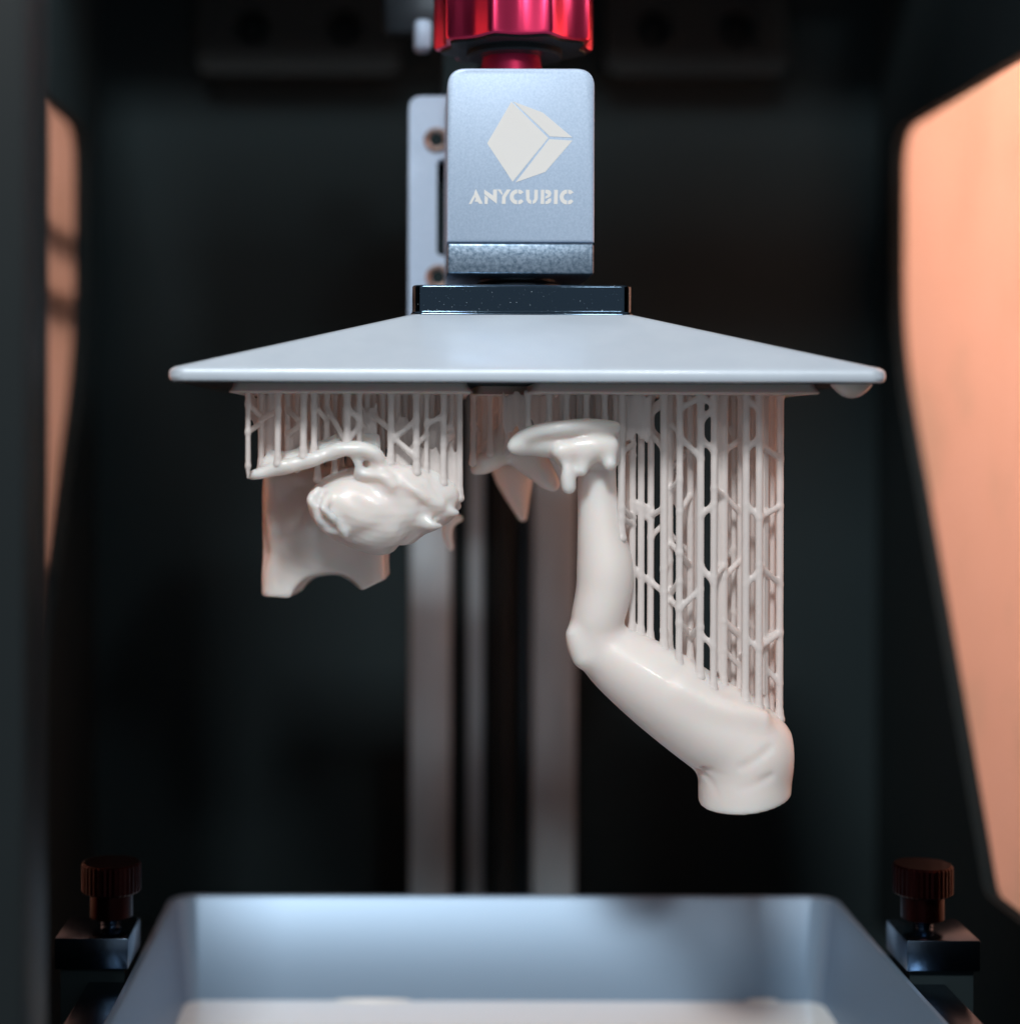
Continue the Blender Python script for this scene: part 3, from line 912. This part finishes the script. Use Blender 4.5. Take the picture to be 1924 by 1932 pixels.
# spikes and flaps
H.chain([(796, 980, YH - 7, 19), (816, 988, YH - 9, 10), (836, 993, YH - 9, 2.5)], 1.2)
H.chain([(834, 958, YH - 7, 14), (850, 964, YH - 8, 9), (862, 967, YH - 8, 5)], 1.0)
H.chain([(822, 978, YH - 9, 5), (840, 974, YH - 10, 6), (852, 978, YH - 9, 4)], 0.9, mode='cut')
H.chain([(842, 950, YH - 5, 12), (865, 936, YH - 5, 6)], 1.0)
H.chain([(592, 938, YH - 8, 10), (586, 947, YH - 8, 6), (590, 956, YH - 8, 6)], 1.2)
H.chain([(600, 960, YH - 8, 9), (606, 982, YH - 8, 6), (625, 992, YH - 7, 12)], 1.4)
H.chain([(618, 1000, YH - 8, 6), (636, 1000, YH - 8, 9), (655, 1008, YH - 6, 9)], 1.2)
H.chain([(612, 978, YH - 14, 6), (632, 986, YH - 14, 7), (652, 1004, YH - 13, 6)], 1.5, mode='cut')
H.chain([(655, 985, YH - 14, 5), (672, 1010, YH - 13, 6)], 2.5, mode='cut')
H.chain([(760, 948, YH - 13, 4), (800, 968, YH - 12, 6), (838, 975, YH - 11, 5)], 2.0, mode='cut')
H.chain([(690, 930, YH - 15, 4), (730, 925, YH - 15, 5)], 3.0, mode='cut')
H.chain([(770, 1040, YH + 2, 22), (720, 1066, YH - 14, 18)], 1.0, mode='cut')
H.chain([(600, 926, YH - 8, 8), (588, 944, YH - 9, 7), (600, 962, YH - 9, 8), (604, 980, YH - 9, 6), (622, 990, YH - 8, 8)], 1.0)
H.chain([(618, 940, YH - 10, 7), (612, 960, YH - 11, 8), (626, 975, YH - 11, 7), (640, 990, YH - 10, 7), (656, 1012, YH - 9, 6)], 1.3)
H.chain([(606, 972, YH - 11.5, 3), (618, 984, YH - 12, 4), (632, 996, YH - 11, 3)], 0.8, mode='cut')
H.chain([(690, 895, YH - 10, 9), (722, 900, YH - 11, 8), (742, 916, YH - 11, 6)], 1.5)
H.chain([(762, 912, YH - 10, 8), (786, 926, YH - 11, 7), (806, 940, YH - 10, 8), (830, 950, YH - 9, 7)], 1.4)
H.chain([(752, 925, YH - 12, 3), (770, 940, YH - 12, 4), (796, 956, YH - 11, 3)], 1.2, mode='cut')
H.chain([(640, 925, YH - 13.5, 3), (668, 915, YH - 13.5, 4), (705, 918, YH - 14, 3)], 2.0, mode='cut')
H.chain([(668, 1020, YH - 9, 3), (690, 1010, YH - 12, 5), (715, 1015, YH - 13, 4)], 3.0, mode='cut')
H.wobble(0.20, 0.55, 8)
H.mesh('head_body', M['resin'], bust)
raft(bust, 430, 890, 4.5, 40)
for px, y, r in ((468, 9.5, .5), (525, 10.5, .62), (573, 11, .66), (592, 12, .6), (655, 12, .7), (678, 13.5, .55), (738, 13, .66), (785, 12.5, .66), (837, 14, .62), (867, 16, .6), (853, 18, .5), (805, 14.5, .5)):
    pillar(bust, px, y, H, {468: 897}.get(px), r=r, taper=(px == 468))
for px, y in ((492, 16), (511, 17), (543, 18), (560, 20), (600, 19), (617, 17), (632, 20), (645, 24), (693, 18), (705, 21), (722, 20), (750, 19), (764, 22), (775, 25), (795, 21), (815, 22), (826, 24), (845, 23), (862, 24)):
    pillar(bust, px, y, H, 880 if px < 600 else (900 if px < 720 else 950), r=0.6)
zl = lambda u, v: (454.8 + .2251 * u, 725.5 + .2251 * v)
for p, q in (((300, 355), (380, 432)), ((380, 432), (505, 335)), ((380, 432), (385, 620)), ((635, 205), (720, 300)), ((700, 235), (790, 400)), ((780, 250), (830, 450)), ((860, 165), (930, 240)),
             ((1105, 260), (1185, 330)), ((1245, 415), (1400, 555)), ((1335, 415), (1440, 325)), ((1400, 555), (1480, 475)), ((1465, 675), (1572, 765)), ((1572, 765), (1725, 635)),
             ((60, 170), (165, 270)), ((60, 400), (165, 330)), ((45, 690), (85, 745)), ((940, 430), (1000, 330)), ((1000, 330), (1110, 420)), ((1535, 340), (1640, 290)), ((1690, 470), (1770, 400)),
             ((430, 250), (510, 330)), ((165, 300), (310, 220)), ((1140, 560), (1250, 470)), ((1640, 560), (1720, 480))):
    brace(bust, zl(*p), zl(*q), 12 + random.uniform(-.6, 1.5), 0.56)
for (a_, b_, c_, d_, y_) in ((492, 528, 744, 880, 17.5), (545, 575, 800, 868, 18), (592, 640, 790, 850, 20), (645, 712, 770, 845, 17), (738, 786, 790, 900, 18.5), (805, 850, 790, 920, 18), (840, 870, 746, 930, 20), (470, 526, 744, 800, 20), (530, 592, 742, 860, 24), (600, 740, 742, 850, 25), (740, 868, 742, 930, 26), (742, 800, 840, 930, 15.5), (800, 866, 850, 940, 16.5)):
    film(bust, a_, b_, c_, d_, y_)

grow(bust)

# ---- saddle-cut torso piece behind it
YT = 42.0
tor = thing('printed_torso_piece', W(610, 742, YT), 'shaded resin torso piece with arched cut hanging behind the figure head', 'resin print')
T = Field((W(470, 0, YT)[0], 30, W(0, 1160, YT)[2]), (W(760, 0, YT)[0], 54, W(0, 845, YT)[2]), 0.36)
T.rbox(W(616, 1010, YT), (12.6, 7.5, 14.5), 3.0, 1.0)
T.chain([(520, 900, YT, 20), (523, 1120, YT - 2, 24), (522, 1180, YT - 2, 24)], 2.0)
T.chain([(700, 1040, YT, 30), (712, 1090, YT - 1, 22), (716, 1130, YT - 1, 22)], 2.0)
T.chain([(470, 1010, YT - 6, 30), (474, 1040, YT - 6, 30)], 3.0, mode='cut')
a_, b_ = W(622, 1152, YT), W(622, 1152, YT)
T.cone(a_ + (0, -14, 1.2), b_ + (0, 14, -0.5), 8.6, 6.6, 0.6, mode='cut')
T.half(W(520, 1122, YT), (-0.02, 0.0, -1), 0.5)
T.half(W(700, 1102, YT), (0.5, 0.0, -1), 0.5)
T.ell(W(600, 1000, YT - 2), (9.5, 8.5, 9.0), 3.0)
for p in ((540, 965), (565, 1005), (520, 1000)):
    T.chain([(p[0], p[1], YT - 7.2, 6), (p[0] + 2, p[1] + 14, YT - 7.2, 2)], 1.2)
T.wobble(0.12, 0.4, 12)
T.mesh('torso_body', M['resin'], tor)
raft(tor, 490, 740, 43, 58)
for i, px in enumerate((508, 522, 537, 552, 570, 590, 604, 622, 640, 660, 690, 715)):
    pillar(tor, px, (44.5, 47.0)[i % 2], T, 960, r=0.6)
for p, q in (((508, 905), (522, 915)), ((508, 935), (522, 925)), ((537, 900), (552, 920)), ((590, 890), (604, 905))):
    brace(tor, p, q, 45, 0.55)
film(tor, 512, 600, 745, 960, 46.5)
grow(tor, 0.3)

# ---- small hooked horn further back
horn = thing('printed_horn', W(845, 742, 52), 'small hooked resin horn behind the figure head', 'resin print')
Hn = Field((W(800, 0, 52)[0], 46, W(0, 1060, 52)[2]), (W(890, 0, 52)[0], 58, W(0, 920, 52)[2]), 0.36)
Hn.chain([(842, 945, 52, 12), (848, 975, 52, 14), (868, 978, 52, 6)], 1.0)
Hn.chain([(846, 980, 52, 12), (845, 1010, 52, 9), (852, 1034, 52, 5)], 1.0)
Hn.mesh('horn_body', M['resin'], horn)
raft(horn, 815, 880, 47, 58)
for px in (836, 848):
    pillar(horn, px, 52, Hn, 950, r=0.6)
grow(horn, 0.32)

# ---- resin drop under the plate's corner
dp = W(1608, 722, 6)
bm = lathe(0, 0, [(0.2, -2.75), (0.9, -2.65), (1.9, -2.25), (2.9, -1.45), (3.7, -0.6), (4.3, 0.3)], 28)
for v in bm.verts: v.co = Vector((dp[0] + v.co.x, 7 + v.co.y * 0.9, zb + v.co.z))
drop = finish('resin_drop', bm, M['resin_raft'], smooth=60)
tag(drop, 'grey white resin drop under the corner of the build plate', 'resin drop')
